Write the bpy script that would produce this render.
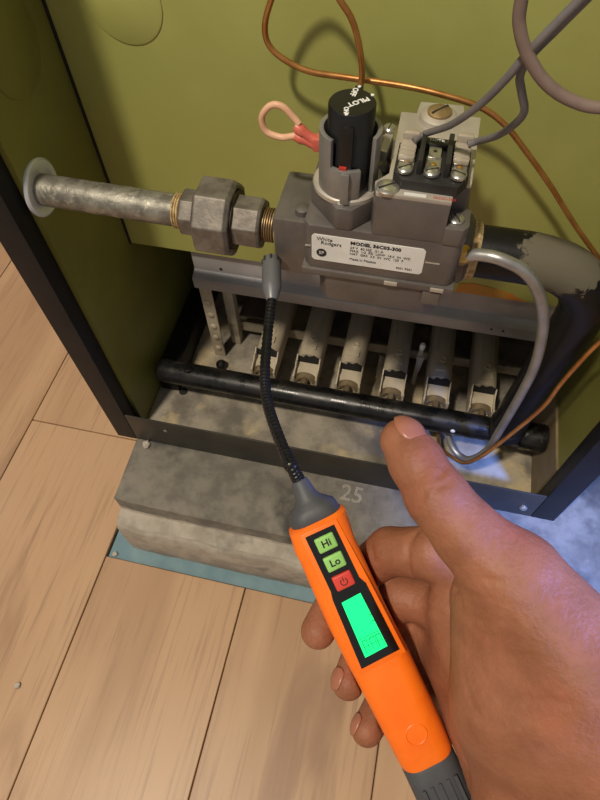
import bpy, bmesh, math, random
import numpy as np
from mathutils import Vector, Matrix
random.seed(7)
for o in list(bpy.data.objects): bpy.data.objects.remove(o, do_unlink=True)
scn = bpy.context.scene
COL = scn.collection

# ------------------------------------------------------------------ camera
cam_d = bpy.data.cameras.new('camera'); cam = bpy.data.objects.new('camera', cam_d); COL.objects.link(cam)
cam_d.sensor_fit = 'AUTO'; cam_d.sensor_width = 36.0; cam_d.lens = 26.06; cam_d.clip_start = 0.01
cr = Vector((0.97507435, 0.22083124, -0.02153098)); cd = Vector((0.17709927, -0.83307167, -0.52404908)); cf = Vector((-0.13366326, 0.5071737, -0.85141587))
cm = Matrix.Identity(4)
for i in range(3):
    cm[i][0] = cr[i]; cm[i][1] = -cd[i]; cm[i][2] = -cf[i]
cm[2][3] = 0.70
cam.matrix_world = cm
scn.camera = cam

# ------------------------------------------------------------------ light and exposure
scn.view_settings.view_transform = 'Standard'; scn.view_settings.look = 'None'
scn.view_settings.gamma = 1.0; scn.view_settings.use_curve_mapping = False
scn.view_settings.exposure = 0.0
world = bpy.data.worlds.new('world'); scn.world = world; world.use_nodes = True
bgn = world.node_tree.nodes['Background']; bgn.inputs[0].default_value = (1.0, 0.96, 0.93, 1); bgn.inputs[1].default_value = 0.29

def lamp(name, kind, loc, target, power, color, size=0.1, **kw):
    d = bpy.data.lights.new(name, kind); o = bpy.data.objects.new(name, d); COL.objects.link(o)
    o.location = loc; d.energy = power; d.color = color
    o.rotation_euler = (Vector(target) - Vector(loc)).to_track_quat('-Z', 'Y').to_euler()
    if kind == 'AREA': d.shape = 'DISK'; d.size = size
    else: d.shadow_soft_size = size
    for k, v in kw.items(): setattr(d, k, v)
    return o
# warm room lamp above and slightly to the left, bluish daylight coming in from the right
lamp('ceiling_lamp', 'AREA', (-0.56, -0.64, 2.35), (0, 0.3, 0.3), 43, (1.0, 0.88, 0.71), 0.14)
lamp('window_daylight', 'SPOT', (0.66, -0.42, 1.12), (0.235, 0.245, 0.10), 290, (0.17, 0.32, 1.0), 0.08, spot_size=math.radians(17), spot_blend=1.0)
lamp('window_daylight', 'SPOT', (0.95, -0.02, 0.86), (0.115, 0.055, 0.475), 120, (0.22, 0.30, 1.0), 0.05, spot_size=math.radians(15), spot_blend=0.8)

# ------------------------------------------------------------------ materials
MATS = {}
def lin(c):
    return tuple(((v/255)/12.92 if v/255 <= 0.04045 else ((v/255+0.055)/1.055)**2.4) for v in c) + (1,)
def mat(name, c1, c2=None, rough=0.5, metal=0.0, scale=40, bump=0.0, bscale=None, stretch=(1, 1, 1), detail=6, lo=0.35, hi=0.65,
        c3=None, s3=8, lo3=0.55, hi3=0.7, spec=0.5, emit=None, rvar=0.0, coat=0, sss=0):
    m = bpy.data.materials.new(name); m.use_nodes = True; MATS[name] = m
    nt = m.node_tree; N = nt.nodes; L = nt.links; b = N['Principled BSDF']
    b.inputs['Roughness'].default_value = rough; b.inputs['Metallic'].default_value = metal
    b.inputs['Specular IOR Level'].default_value = spec
    if coat: b.inputs['Coat Weight'].default_value = coat; b.inputs['Coat Roughness'].default_value = 0.15
    if sss:
        b.inputs['Subsurface Weight'].default_value = sss; b.inputs['Subsurface Radius'].default_value = (1.0, 0.4, 0.25); b.inputs['Subsurface Scale'].default_value = 0.003
    b.inputs['Base Color'].default_value = lin(c1)
    if emit:
        b.inputs['Emission Color'].default_value = lin(c1); b.inputs['Emission Strength'].default_value = emit
    tc = N.new('ShaderNodeTexCoord'); mp = N.new('ShaderNodeMapping'); mp.inputs['Scale'].default_value = stretch
    L.new(tc.outputs['Object'], mp.inputs['Vector'])
    def noise(s, d=detail):
        n = N.new('ShaderNodeTexNoise'); n.inputs['Scale'].default_value = s; n.inputs['Detail'].default_value = d; n.inputs['Roughness'].default_value = 0.6
        L.new(mp.outputs[0], n.inputs['Vector']); return n
    def ramp(n, a, z):
        r = N.new('ShaderNodeMapRange'); r.inputs['From Min'].default_value = a; r.inputs['From Max'].default_value = z; r.interpolation_type = 'SMOOTHSTEP'
        L.new(n.outputs['Fac'], r.inputs['Value']); return r
    if c2:
        n1 = noise(scale); r1 = ramp(n1, lo, hi)
        mx = N.new('ShaderNodeMix'); mx.data_type = 'RGBA'; mx.inputs[6].default_value = lin(c1); mx.inputs[7].default_value = lin(c2)
        L.new(r1.outputs[0], mx.inputs[0]); out = mx.outputs[2]
        if c3:
            n3 = noise(s3, 5); r3 = ramp(n3, lo3, hi3)
            m3 = N.new('ShaderNodeMix'); m3.data_type = 'RGBA'; m3.inputs[7].default_value = lin(c3)
            L.new(out, m3.inputs[6]); L.new(r3.outputs[0], m3.inputs[0]); out = m3.outputs[2]
        L.new(out, b.inputs['Base Color'])
        if rvar:
            rr = N.new('ShaderNodeMapRange'); rr.inputs['To Min'].default_value = max(0.03, rough-rvar); rr.inputs['To Max'].default_value = min(1, rough+rvar)
            L.new(r1.outputs[0], rr.inputs['Value']); L.new(rr.outputs[0], b.inputs['Roughness'])
    if bump:
        nb = noise(bscale or scale*2, 4); bp = N.new('ShaderNodeBump'); bp.inputs['Strength'].default_value = bump; bp.inputs['Distance'].default_value = 0.001
        L.new(nb.outputs['Fac'], bp.inputs['Height']); L.new(bp.outputs[0], b.inputs['Normal'])
    return m

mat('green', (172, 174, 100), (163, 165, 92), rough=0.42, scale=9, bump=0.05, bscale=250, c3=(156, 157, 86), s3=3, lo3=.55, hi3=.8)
mat('green_shaded', (124, 124, 58), (114, 113, 52), rough=0.5, scale=9, bump=0.05, bscale=250)  # same green, darkened to paint in the side panels' shade
mat('orange_brown', (206, 128, 52), (178, 134, 58), rough=.7, scale=40, bump=.2)
mat('black_paint', (22, 22, 25), (28, 28, 29), spec=.25, rough=0.55, scale=30, bump=0.08, bscale=200)
mat('black_pipe', (18, 18, 19), (28, 27, 26), rough=0.33, scale=60, bump=0.12, bscale=300, c3=(70, 66, 60), s3=40, lo3=.62, hi3=.72, rvar=.1)
mat('dusty_pipe', (14, 14, 15), (22, 21, 21), spec=.3, rough=0.42, scale=40, bump=0.15, bscale=200)
mat('tan_flange', (128, 112, 84), (112, 98, 74), rough=0.6, scale=25)
mat('rail_brown', (54, 51, 45), (42, 40, 36), rough=0.5, scale=25, bump=0.1, bscale=200)
mat('pan', (158, 150, 134), (106, 100, 90), rough=0.7, scale=22, bump=0.3, bscale=120, c3=(190, 172, 136), s3=13, lo3=.5, hi3=.66)
mat('channel', (166, 166, 168), (146, 145, 146), rough=0.5, metal=0.35, scale=12, bump=0.08, bscale=150)
mat('chamber', (92, 74, 56), (62, 52, 44), rough=0.8, scale=25, bump=0.3)
mat('burner', (184, 172, 150), (166, 154, 132), rough=0.6, metal=0.0, scale=30, bump=0.15, bscale=220, c3=(104, 92, 76), s3=18, lo3=.58, hi3=.75, stretch=(1, .25, 1))
mat('gap_shade', (22, 20, 18), (30, 27, 24), rough=0.9, scale=40)  # near-black that paints the shade in holes, gaps and burner throats
mat('brass_dirty', (158, 140, 112), (128, 112, 88), rough=0.5, metal=0.5, scale=60)
mat('galv', (150, 147, 136), (112, 109, 100), rough=0.5, metal=0.55, scale=90, bump=0.5, bscale=260, c3=(176, 172, 160), s3=120, lo3=.55, hi3=.7)
mat('iron', (132, 126, 117), (104, 98, 91), rough=0.55, metal=0.5, scale=80, bump=0.3, bscale=300)
mat('iron_dark', (84, 72, 58), (60, 50, 42), rough=0.6, metal=0.4, scale=90, bump=0.3)
mat('dope', (206, 186, 140), (160, 130, 84), rough=0.8, scale=300, bump=0.4, bscale=500)
mat('hole_light', (226, 232, 240), (214, 220, 230), rough=0.25, metal=0.3, scale=30)  # bluish white painting the bright outside seen through the pipe hole
mat('alu', (118, 113, 109), (106, 101, 98), rough=0.5, metal=0.5, scale=40, bump=0.12, bscale=500, c3=(100, 94, 90), s3=25, lo3=.7, hi3=.9)
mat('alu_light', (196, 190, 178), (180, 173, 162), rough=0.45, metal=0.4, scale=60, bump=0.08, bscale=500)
mat('sleeve', (146, 145, 142), (132, 131, 128), rough=0.42, metal=0.45, scale=40, bump=0.06, bscale=400)
mat('screw', (214, 212, 204), (180, 178, 170), rough=0.28, metal=0.85, scale=120)
mat('slot', (40, 38, 36), rough=0.7)
mat('brass', (214, 176, 96), (190, 150, 76), rough=0.35, metal=0.85, scale=100)
mat('bronze', (170, 146, 108), (150, 126, 90), rough=0.45, metal=0.7, scale=100)
mat('knob_black', (16, 16, 17), (24, 24, 24), rough=0.42, scale=60, bump=0.05)
mat('plastic_black', (34, 34, 34), (44, 43, 42), rough=0.5, scale=60, bump=0.08)
mat('white_ink', (236, 236, 232), rough=0.6)
mat('black_ink', (30, 30, 32), rough=0.6)
mat('label', (226, 226, 222), (214, 214, 210), rough=0.4, scale=60)
mat('red', (196, 62, 44), (178, 50, 38), rough=0.45, scale=60)
mat('pink_wire', (222, 178, 146), (212, 164, 132), rough=0.5, scale=90)
mat('crimp_red', (212, 112, 92), (196, 92, 78), rough=0.35, scale=90, coat=.3)
mat('copper', (206, 152, 92), (180, 124, 72), rough=0.32, metal=0.8, scale=70)
mat('copper_dark', (150, 86, 54), (122, 72, 48), rough=0.4, metal=0.6, scale=70)
mat('alu_tube', (176, 176, 174), (156, 155, 152), rough=0.38, metal=0.7, scale=60, bump=.05)
mat('wire_grey', (116, 112, 112), (104, 101, 102), rough=0.5, scale=80)
mat('cable', (128, 110, 100), (116, 100, 92), rough=0.45, scale=80)
mat('crimp_clear', (176, 166, 150), (160, 150, 136), rough=0.2, scale=80, coat=.5)
mat('concrete_grimy', (128, 122, 110), (104, 99, 90), rough=0.85, scale=45, bump=0.5, bscale=220, c3=(66, 64, 60), s3=9, lo3=.5, hi3=.66)
mat('concrete', (176, 167, 152), (152, 143, 130), rough=0.9, scale=40, bump=0.6, bscale=220, c3=(120, 114, 104), s3=14, lo3=.55, hi3=.7)
mat('stone', (188, 180, 166), (160, 150, 138), rough=0.9, scale=60, bump=.4)
mat('stamp', (156, 149, 134), (140, 133, 120), rough=.9, scale=120, bump=.4)
mat('stamp_plate', (122, 116, 105), (108, 103, 93), rough=.9, scale=90, bump=.5)
mat('blue_underlay', (124, 150, 156), (108, 136, 146), rough=0.8, scale=30, bump=.1)
mat('subfloor', (96, 92, 88), (80, 77, 74), rough=0.9, scale=20, bump=.3)
mat('wall_paint', (226, 230, 236), (220, 224, 230), rough=0.7, scale=12)
mat('orange', (255, 122, 24), (250, 114, 20), rough=0.42, scale=60, bump=0.06, bscale=900)
mat('grip_grey', (72, 74, 78), (66, 68, 72), rough=0.55, scale=60, bump=.08, bscale=700)
mat('tip_grey', (112, 113, 116), (104, 105, 108), rough=0.4, metal=.2, scale=60)
mat('goose', (20, 20, 21), (28, 28, 29), rough=0.35, metal=.3, scale=200)
mat('face_black', (16, 18, 18), rough=0.12, coat=.4)
mat('btn_green', (150, 206, 112), (142, 198, 106), rough=0.5, scale=80)
mat('btn_red', (216, 70, 56), (206, 62, 50), rough=0.5, scale=80)
mat('lcd', (20, 240, 130), rough=0.3, emit=0.85)
mat('lcd_seg', (14, 150, 84), rough=0.3, emit=0.3)
mat('skin', (152, 100, 74), (132, 84, 60), rough=0.52, scale=34, bump=0.55, bscale=380, c3=(164, 98, 76), s3=16, lo3=.5, hi3=.75, spec=.3, sss=.1)
mat('nail', (164, 108, 84), (156, 100, 77), rough=0.34, scale=60, spec=.5)

def wood(name):
    m = bpy.data.materials.new(name); m.use_nodes = True; MATS[name] = m
    nt = m.node_tree; N = nt.nodes; L = nt.links; b = N['Principled BSDF']; b.inputs['Roughness'].default_value = 0.42
    tc = N.new('ShaderNodeTexCoord'); oi = N.new('ShaderNodeObjectInfo')
    ad = N.new('ShaderNodeVectorMath'); ad.operation = 'ADD'; ml = N.new('ShaderNodeMath'); ml.operation = 'MULTIPLY'; ml.inputs[1].default_value = 7.3
    L.new(oi.outputs['Random'], ml.inputs[0]); L.new(tc.outputs['Object'], ad.inputs[0]); L.new(ml.outputs[0], ad.inputs[1])
    def noise(scale, st, d=6, dist=0.0):
        mp = N.new('ShaderNodeMapping'); mp.inputs['Scale'].default_value = st; L.new(ad.outputs[0], mp.inputs['Vector'])
        n = N.new('ShaderNodeTexNoise'); n.inputs['Scale'].default_value = scale; n.inputs['Detail'].default_value = d; n.inputs['Distortion'].default_value = dist
        L.new(mp.outputs[0], n.inputs['Vector']); return n
    def mix(a, bcol, fac, lo, hi):
        r = N.new('ShaderNodeMapRange'); r.inputs['From Min'].default_value = lo; r.inputs['From Max'].default_value = hi; r.interpolation_type = 'SMOOTHSTEP'
        L.new(fac, r.inputs['Value']); x = N.new('ShaderNodeMix'); x.data_type = 'RGBA'
        if isinstance(a, tuple): x.inputs[6].default_value = a
        else: L.new(a, x.inputs[6])
        x.inputs[7].default_value = bcol; L.new(r.outputs[0], x.inputs[0]); return x.outputs[2]
    c = mix(lin((186, 150, 114)), lin((172, 136, 102)), noise(9, (1, .22, 1), 3, .6).outputs['Fac'], .4, .62)
    c = mix(c, lin((154, 118, 89)), noise(16, (1, .14, 1), 4, 1.2).outputs['Fac'], .56, .72)
    c = mix(c, lin((194, 160, 124)), noise(7, (1.4, .3, 1), 3).outputs['Fac'], .55, .75)
    fine = noise(260, (1, .035, 1), 3)
    c = mix(c, lin((150, 116, 88)), fine.outputs['Fac'], .5, .85)
    L.new(c, b.inputs['Base Color'])
    bp = N.new('ShaderNodeBump'); bp.inputs['Strength'].default_value = .15; bp.inputs['Distance'].default_value = .0006
    L.new(fine.outputs['Fac'], bp.inputs['Height']); L.new(bp.outputs[0], b.inputs['Normal'])
wood('oak_plank')
def dust_patch(mname, centre, radius):   # pale dust caked on the elbow, with a ragged outline of its own
    nt = MATS[mname].node_tree; N = nt.nodes; L = nt.links; b = N['Principled BSDF']
    tc = N.new('ShaderNodeTexCoord'); ds = N.new('ShaderNodeVectorMath'); ds.operation = 'DISTANCE'; ds.inputs[1].default_value = centre
    no = N.new('ShaderNodeTexNoise'); no.inputs['Scale'].default_value = 90; no.inputs['Detail'].default_value = 9; no.inputs['Roughness'].default_value = .7
    L.new(tc.outputs['Object'], ds.inputs[0]); L.new(tc.outputs['Object'], no.inputs['Vector'])
    ml = N.new('ShaderNodeMath'); ml.operation = 'MULTIPLY_ADD'; ml.inputs[1].default_value = radius*1.6; L.new(no.outputs['Fac'], ml.inputs[0]); L.new(ds.outputs['Value'], ml.inputs[2])
    mr = N.new('ShaderNodeMapRange'); mr.inputs['From Min'].default_value = radius*1.78; mr.inputs['From Max'].default_value = radius*1.86; mr.inputs['To Min'].default_value = 1; mr.inputs['To Max'].default_value = 0
    L.new(ml.outputs[0], mr.inputs['Value'])
    old = b.inputs['Base Color'].links[0].from_socket
    mx = N.new('ShaderNodeMix'); mx.data_type = 'RGBA'; mx.inputs[7].default_value = lin((100, 95, 80)); L.new(old, mx.inputs[6]); L.new(mr.outputs[0], mx.inputs[0]); L.new(mx.outputs[2], b.inputs['Base Color'])
    rr = N.new('ShaderNodeMapRange'); rr.inputs['To Min'].default_value = b.inputs['Roughness'].default_value; rr.inputs['To Max'].default_value = .9; L.new(mr.outputs[0], rr.inputs['Value']); L.new(rr.outputs[0], b.inputs['Roughness'])
dust_patch('dusty_pipe', (.139, -.036, .290), .027)

# ------------------------------------------------------------------ mesh helpers
def wmat(o):
    return (wmat(o.parent) @ o.matrix_basis) if o.parent else o.matrix_basis.copy()
def tag(o, label=None, cat=None, group=None, kind=None):
    if label: o['label'] = label
    if cat: o['category'] = cat
    if group: o['group'] = group
    if kind: o['kind'] = kind
    return o
def empty(name, loc=(0, 0, 0), m=None):
    o = bpy.data.objects.new(name, None); COL.objects.link(o); o.empty_display_size = .02
    if m is not None: o.matrix_basis = m
    else: o.location = loc
    return o
def link(name, me, m, parent=None):
    o = bpy.data.objects.new(name, me); COL.objects.link(o); me.materials.append(MATS[m]); o.parent = parent
    return o
def catmull(pts, n=8):
    P = [Vector(p) for p in pts]; P = [P[0]*2-P[1]] + P + [P[-1]*2-P[-2]]; out = []
    for i in range(1, len(P)-2):
        a, b, c, d = P[i-1:i+3]
        for k in range(n):
            t = k/n; out.append(.5*((2*b)+(c-a)*t+(2*a-5*b+4*c-d)*t*t+(3*b-a-3*c+d)*t**3))
    out.append(P[-2]); return out

class MB:
    def __init__(s, scale=1.0): s.bm = bmesh.new(); s.k = scale
    def v(s, p): return s.bm.verts.new(Vector(p)*s.k)
    def box(s, x0, x1, y0, y1, z0, z1): return s.prism([(x0, y0), (x1, y0), (x1, y1), (x0, y1)], z0, z1)
    def prism(s, poly, z0, z1, ax='z', top=1.0, c=None):
        f = {'z': lambda a, b, h: (a, b, h), 'y': lambda a, b, h: (a, h, b), 'x': lambda a, b, h: (h, a, b)}[ax]
        if c is None: c = (sum(p[0] for p in poly)/len(poly), sum(p[1] for p in poly)/len(poly))
        lo = [s.v(f(a, b, z0)) for a, b in poly]; hi = [s.v(f(c[0]+(a-c[0])*top, c[1]+(b-c[1])*top, z1)) for a, b in poly]
        n = len(poly)
        for i in range(n): s.bm.faces.new((lo[i], lo[(i+1) % n], hi[(i+1) % n], hi[i]))
        s.bm.faces.new(lo[::-1]); s.bm.faces.new(hi); return s
    def rings(s, R, closed_ends=True, loop=False):
        n = len(R[0]); V = [[s.v(p) for p in r] for r in R]
        m = len(V)
        for i in range(m if loop else m-1):
            a, b = V[i], V[(i+1) % m]
            for k in range(n): s.bm.faces.new((a[k], a[(k+1) % n], b[(k+1) % n], b[k]))
        if closed_ends and not loop:
            s.bm.faces.new(V[0][::-1]); s.bm.faces.new(V[-1])
        return s
    def tube(s, pts, r, n=12, spline=8, radii=None):
        P = catmull(pts, spline) if spline else [Vector(p) for p in pts]
        m = len(P); T = [(P[min(i+1, m-1)]-P[max(i-1, 0)]).normalized() for i in range(m)]
        u = T[0].orthogonal().normalized(); R = []
        for i in range(m):
            u = (u - T[i]*u.dot(T[i])).normalized(); w = T[i].cross(u)
            rr = radii[i] if radii else r
            R.append([P[i]+(u*math.cos(2*math.pi*k/n)+w*math.sin(2*math.pi*k/n))*rr for k in range(n)])
        return s.rings(R)
    def lathe(s, prof, c=(0, 0, 0), ax='z', n=24, ph=0.0):
        e = {'z': (Vector((1, 0, 0)), Vector((0, 1, 0)), Vector((0, 0, 1))), 'x': (Vector((0, 1, 0)), Vector((0, 0, 1)), Vector((1, 0, 0))), 'y': (Vector((0, 0, 1)), Vector((1, 0, 0)), Vector((0, 1, 0)))}
        a, b, d = e[ax] if isinstance(ax, str) else ax
        c = Vector(c)
        return s.rings([[c+d*h+(a*math.cos(ph+2*math.pi*k/n)+b*math.sin(ph+2*math.pi*k/n))*r for k in range(n)] for r, h in prof])
    def arc(s, cx, cy, ri, ro, a0, a1, z0, z1, n=20):   # piece of a pipe wall
        A = [math.radians(a0+(a1-a0)*i/n) for i in range(n+1)]
        poly = [(cx+ro*math.cos(a), cy+ro*math.sin(a)) for a in A]+[(cx+ri*math.cos(a), cy+ri*math.sin(a)) for a in reversed(A)]
        R = []
        for i in range(n+1):
            c_, s_ = math.cos(A[i]), math.sin(A[i])
            R.append([(cx+ri*c_, cy+ri*s_, z0), (cx+ro*c_, cy+ro*s_, z0), (cx+ro*c_, cy+ro*s_, z1), (cx+ri*c_, cy+ri*s_, z1)])
        return s.rings(R)
    def build(s, name, m, parent=None, bevel=0, seg=2, smooth=True, local=False, ang=35):
        bm = s.bm; bmesh.ops.recalc_face_normals(bm, faces=bm.faces)
        if bevel:
            es = [e for e in bm.edges if len(e.link_faces) == 2 and e.calc_face_angle(0) > math.radians(ang)]
            bmesh.ops.bevel(bm, geom=es, offset=bevel*s.k, segments=seg, profile=.6, affect='EDGES', clamp_overlap=True)
        if parent is not None and not local: bmesh.ops.transform(bm, matrix=wmat(parent).inverted(), verts=bm.verts)
        me = bpy.data.meshes.new(name); bm.to_mesh(me); bm.free()
        if smooth:
            for p in me.polygons: p.use_smooth = True
            me.set_sharp_from_angle(angle=math.radians(38))
        return link(name, me, m, parent)

def text(name, body, size, m4, m, parent, extrude=0.0001, align='CENTER', bold=0.0, sx=1.0):
    cu = bpy.data.curves.new(name, 'FONT'); cu.body = body; cu.size = size; cu.extrude = extrude; cu.align_x = align; cu.align_y = 'CENTER'; cu.offset = bold; cu.resolution_u = 2
    t = bpy.data.objects.new(name, cu); me = bpy.data.meshes.new_from_object(t); bpy.data.objects.remove(t); bpy.data.curves.remove(cu)
    me.transform(m4 @ Matrix.Diagonal((sx, 1, 1, 1)))
    me.materials.clear(); me.name = name
    return link(name, me, m, parent)
def M4(loc, rot=(0, 0, 0)):
    from mathutils import Euler
    return Matrix.Translation(loc) @ Euler([math.radians(a) for a in rot]).to_matrix().to_4x4()

# ================================================================== SETTING
fl = MB().box(-2.0, 2.0, -1.8, 0.66, -0.05, -0.009).build('floor', 'subfloor'); tag(fl, 'light oak plank floor with long boards around the concrete slab', 'floor', kind='structure')
PW = 0.178; edges = [-0.2935 + PW*i for i in range(-9, 12)]
for i in range(len(edges)-1):
    x0, x1 = edges[i], edges[i+1]
    ymax = 0.64
    if x0 > -0.30 and x0 < 0.55: ymax = 0.149
    j0 = {-0.4715: 0.307}.get(round(x0, 4), 0.25 - 0.37*((i*5) % 4) - 0.9)
    cuts = sorted([c for c in [j0 + 1.22*k for k in range(-3, 4)] if -1.75 < c < ymax-0.04])
    ys = [-1.8] + cuts + [ymax]
    for a, b in zip(ys[:-1], ys[1:]):
        cx, cy = (x0+x1)/2, (a+b)/2
        p = MB().box(-(x1-x0)/2+.0005, (x1-x0)/2-.0005, -(b-a)/2+.0005, (b-a)/2-.0005, -0.0085, 0).build('plank', 'oak_plank', fl, bevel=.0009, seg=1, local=True)
        p.location = (cx, cy, 0)
u = MB().box(-0.2915, 0.5, 0.1495, 0.62, -0.0085, -0.004).build('underlay_strip', 'blue_underlay'); tag(u, 'pale blue underlay strip lying around the foot of the concrete slab', 'underlay')
w = MB().box(-2.0, 2.0, 0.64, 0.74, -0.05, 2.4).build('wall_back', 'wall_paint'); tag(w, 'pale plain wall behind the heater cabinet', 'wall', kind='structure')
w = MB().box(-2.0, 2.0, 0.625, 0.64, -0.001, 0.09).build('baseboard_back', 'wall_paint', bevel=.004); tag(w, 'white baseboard along the wall behind the cabinet', 'baseboard', kind='structure')

# concrete slab with a stepped, rough front
def slab():
    bm = bmesh.new()
    prof = [(.60, -.004), (.166, -.004), (.164, .002), (.165, .03), (.166, .0625), (.168, .0660), (.175, .0662), (.175, .0690), (.1710, .0705), (.1865, .0740), (.1875, .0775), (.1890, .0965), (.1935, .0998), (.225, .1), (.26, .1), (.30, .0995), (.60, .0995)]
    xs = [-0.262 + i*0.012 for i in range(0, 63)]
    rnd = random.Random(3); V = []
    for i, x in enumerate(xs):
        row = []
        for j, (y, z) in enumerate(prof):
            jy = rnd.uniform(-.0005, .0005) if 1 <= j <= 12 else 0; jz = rnd.uniform(-.0003, .0003) if 2 <= j <= 11 else 0
            xx = x
            if i == 0: xx = x - .008*(z/.1) + rnd.uniform(-.001, .001) + (.002 if j == 12 else 0); jy += .002 if 4 <= j <= 11 else .001
            if 4 <= j <= 8: jy += .0012*math.sin(x*60)+.0008*math.sin(x*141)
            row.append(bm.verts.new((xx, y+jy, z+jz)))
        V.append(row)
    n = len(prof)
    for a, b in zip(V[:-1], V[1:]):
        for j in range(n): bm.faces.new((a[j], a[(j+1) % n], b[(j+1) % n], b[j]))
    bm.faces.new(V[0]); bm.faces.new(V[-1][::-1])
    s = MB(); s.bm.free(); s.bm = bm
    o = s.build('concrete_slab', 'concrete'); o.data.materials.append(MATS['concrete_grimy'])
    for p in o.data.polygons:
        if p.center.z > .0765: p.material_index = 1
    tag(o, 'rough grey concrete slab under the heater cabinet, stamped 25', 'slab')
    text('stamped_number', '25', .026, M4((-.011, .249, .1008), (0, 0, -3)), 'stamp', o, extrude=.0008, bold=.0005)
    MB().box(-.031, .010, .236, .263, .0996, .1004).build('number_plate', 'stamp_plate', o, bevel=.0003)
    return o
slab()

# ================================================================== CABINET
cab = empty('heater_cabinet', (-0.045, 0.43, 0.10)); tag(cab, 'open olive green heater cabinet with black corner posts and base rail', 'cabinet')
MB().box(-.294, -.270, .265, .283, .0995, 1.2).build('corner_post', 'black_paint', cab, bevel=.0012)
MB().box(.180, .204, .265, .283, .1005, 1.2).build('corner_post', 'black_paint', cab, bevel=.0012)
sp = MB().box(-.293, -.266, .2832, .60, .101, 1.2).build('side_panel', 'green_shaded', cab)
sp2 = MB().box(.181, .203, .2832, .60, .101, 1.2).build('side_panel', 'green_shaded', cab)
MB().box(.1785, .181, .2832, .60, .1055, .182).build('side_flange', 'tan_flange', sp2)
bp = MB().box(-.2655, .1805, .380, .3825, .3005, 1.2).build('back_panel', 'green', cab, bevel=.0008)
MB().lathe([(.0268, 0), (.0268, .0006), (.0262, .0009), (.0, .0009)][:3], (-.208, .380, .5185), (Vector((1, 0, 0)), Vector((0, 0, 1)), Vector((0, -1, 0))), 48).build('knockout', 'green', bp)
MB().lathe([(.0295, 0), (.0295, .0006), (.029, .0009)], (-.266, .331, .509), 'x', 48).build('knockout', 'green_shaded', sp)
MB().prism([(.050, .3012), (.051, .312), (.062, .3145), (.078, .313), (.095, .3095), (.112, .3012)], .3794, .3801, 'y').build('orange_patch', 'orange_brown', bp, smooth=False)  # thin orange-brown patch at the back panel's lower edge
# dark joint where the side panel meets the back panel
MB().tube([(-.2652, .3793, .301), (-.2652, .3793, .40), (-.2652, .3793, .50), (-.2652, .3793, 1.19)], .0013, 8, 4).build('panel_joint', 'gap_shade', bp)
MB().box(-.293, .203, .266, .60, 1.2, 1.205).build('top_panel', 'green', cab)
MB().box(-.294, .204, .2655, .283, 1.15, 1.2).build('front_header', 'black_paint', cab, bevel=.001)
rail = MB().box(-.2695, .1795, .265, .2668, .1012, .155).build('base_rail', 'rail_brown', cab, bevel=.0006)
MB().lathe([(.004, 0), (.004, .0012), (.0028, .0026), (.001, .003)], (.1665, .265, .121), (Vector((1, 0, 0)), Vector((0, 0, 1)), Vector((0, -1, 0))), 16).build('rail_screw', 'screw', rail)
MB().lathe([(.0022, 0), (.0022, .0006), (.001, .001)], (-.226, .265, .137), (Vector((1, 0, 0)), Vector((0, 0, 1)), Vector((0, -1, 0))), 12).build('rivet', 'screw', rail)
pan = MB().box(-.2655, .1795, .2668, .595, .1006, .105).build('base_pan', 'pan', cab)
MB().lathe([(.0055, 0), (.0055, .0004), (.004, .0005)], (-.2357, .339-.002, .105), 'z', 18).build('pan_hole', 'gap_shade', pan)
MB().box(-.2655, .181, .583, .595, .105, .305).build('rear_plate', 'chamber', cab)
MB().box(-.2655, .181, .383, .583, .302, .305).build('light_block_plate', 'chamber', cab)  # unseen plate added to keep light out of the burner chamber
# steel side rail that carries the manifold
MB().box(-.2625, -.240, .336, .56, .1052, .138).build('side_rail', 'black_paint', cab, bevel=.001)
# bent channel below the back panel
ch = MB(); ch.prism([(.386, .302), (.386, .272), (.376, .268), (.376, .2535), (.378, .2535), (.378, .2665), (.388, .2705), (.388, .302)], -.207, .150, 'x')
chn = ch.build('baffle_channel', 'channel', cab, bevel=.0006, seg=1)
MB().lathe([(.0016, 0), (.0016, .0004)], (-.178, .386, .2765), (Vector((1, 0, 0)), Vector((0, 0, 1)), Vector((0, -1, 0))), 10).build('channel_hole', 'gap_shade', chn)
for x in (.092, .103): MB().lathe([(.0012, 0), (.0012, .0004)], (x, .376, .262), (Vector((1, 0, 0)), Vector((0, 0, 1)), Vector((0, -1, 0))), 10).build('channel_hole', 'gap_shade', chn)
# perforated strap, upright plate and inner tray on the left of the burners
MB().box(-.214, -.200, .398, .4, .1055, .25).build('perforated_strap', 'burner', cab, bevel=.0006)
for k in range(6): MB().lathe([(.0038, 0), (.0038, .0012), (.0028, .0018)], (-.207, .398, .122+.021*k), (Vector((1, 0, 0)), Vector((0, 0, 1)), Vector((0, -1, 0))), 14).build('strap_rivet', 'burner', cab)
MB().box(-.198, -.186, .42, .432, .1055, .30).build('support_plate', 'burner', cab, bevel=.001)
MB().box(-.186, -.152, .43, .58, .15, .153).build('inner_tray', 'chamber', cab, bevel=.001)
MB().box(-.186, .165, .431, .434, .122, .1365).build('cross_strip', 'burner', cab, bevel=.0006)
b_ = MB(); b_.lathe([(.0065, 0), (.0065, .008), (.005, .010), (.0025, .012)], (-.2, .381, .105), 'z', 16); b_.build('pan_bolt', 'black_pipe', cab)
# added ring, painted pale for the bright outside showing through the pipe hole
MB().lathe([(.0125, 0), (.0205, 0), (.0205, .0014), (.019, .0024), (.0135, .0018), (.0125, .0012)], (-.266, .299, .428), 'x', 40).build('hole_light_ring', 'hole_light', cab)

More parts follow.
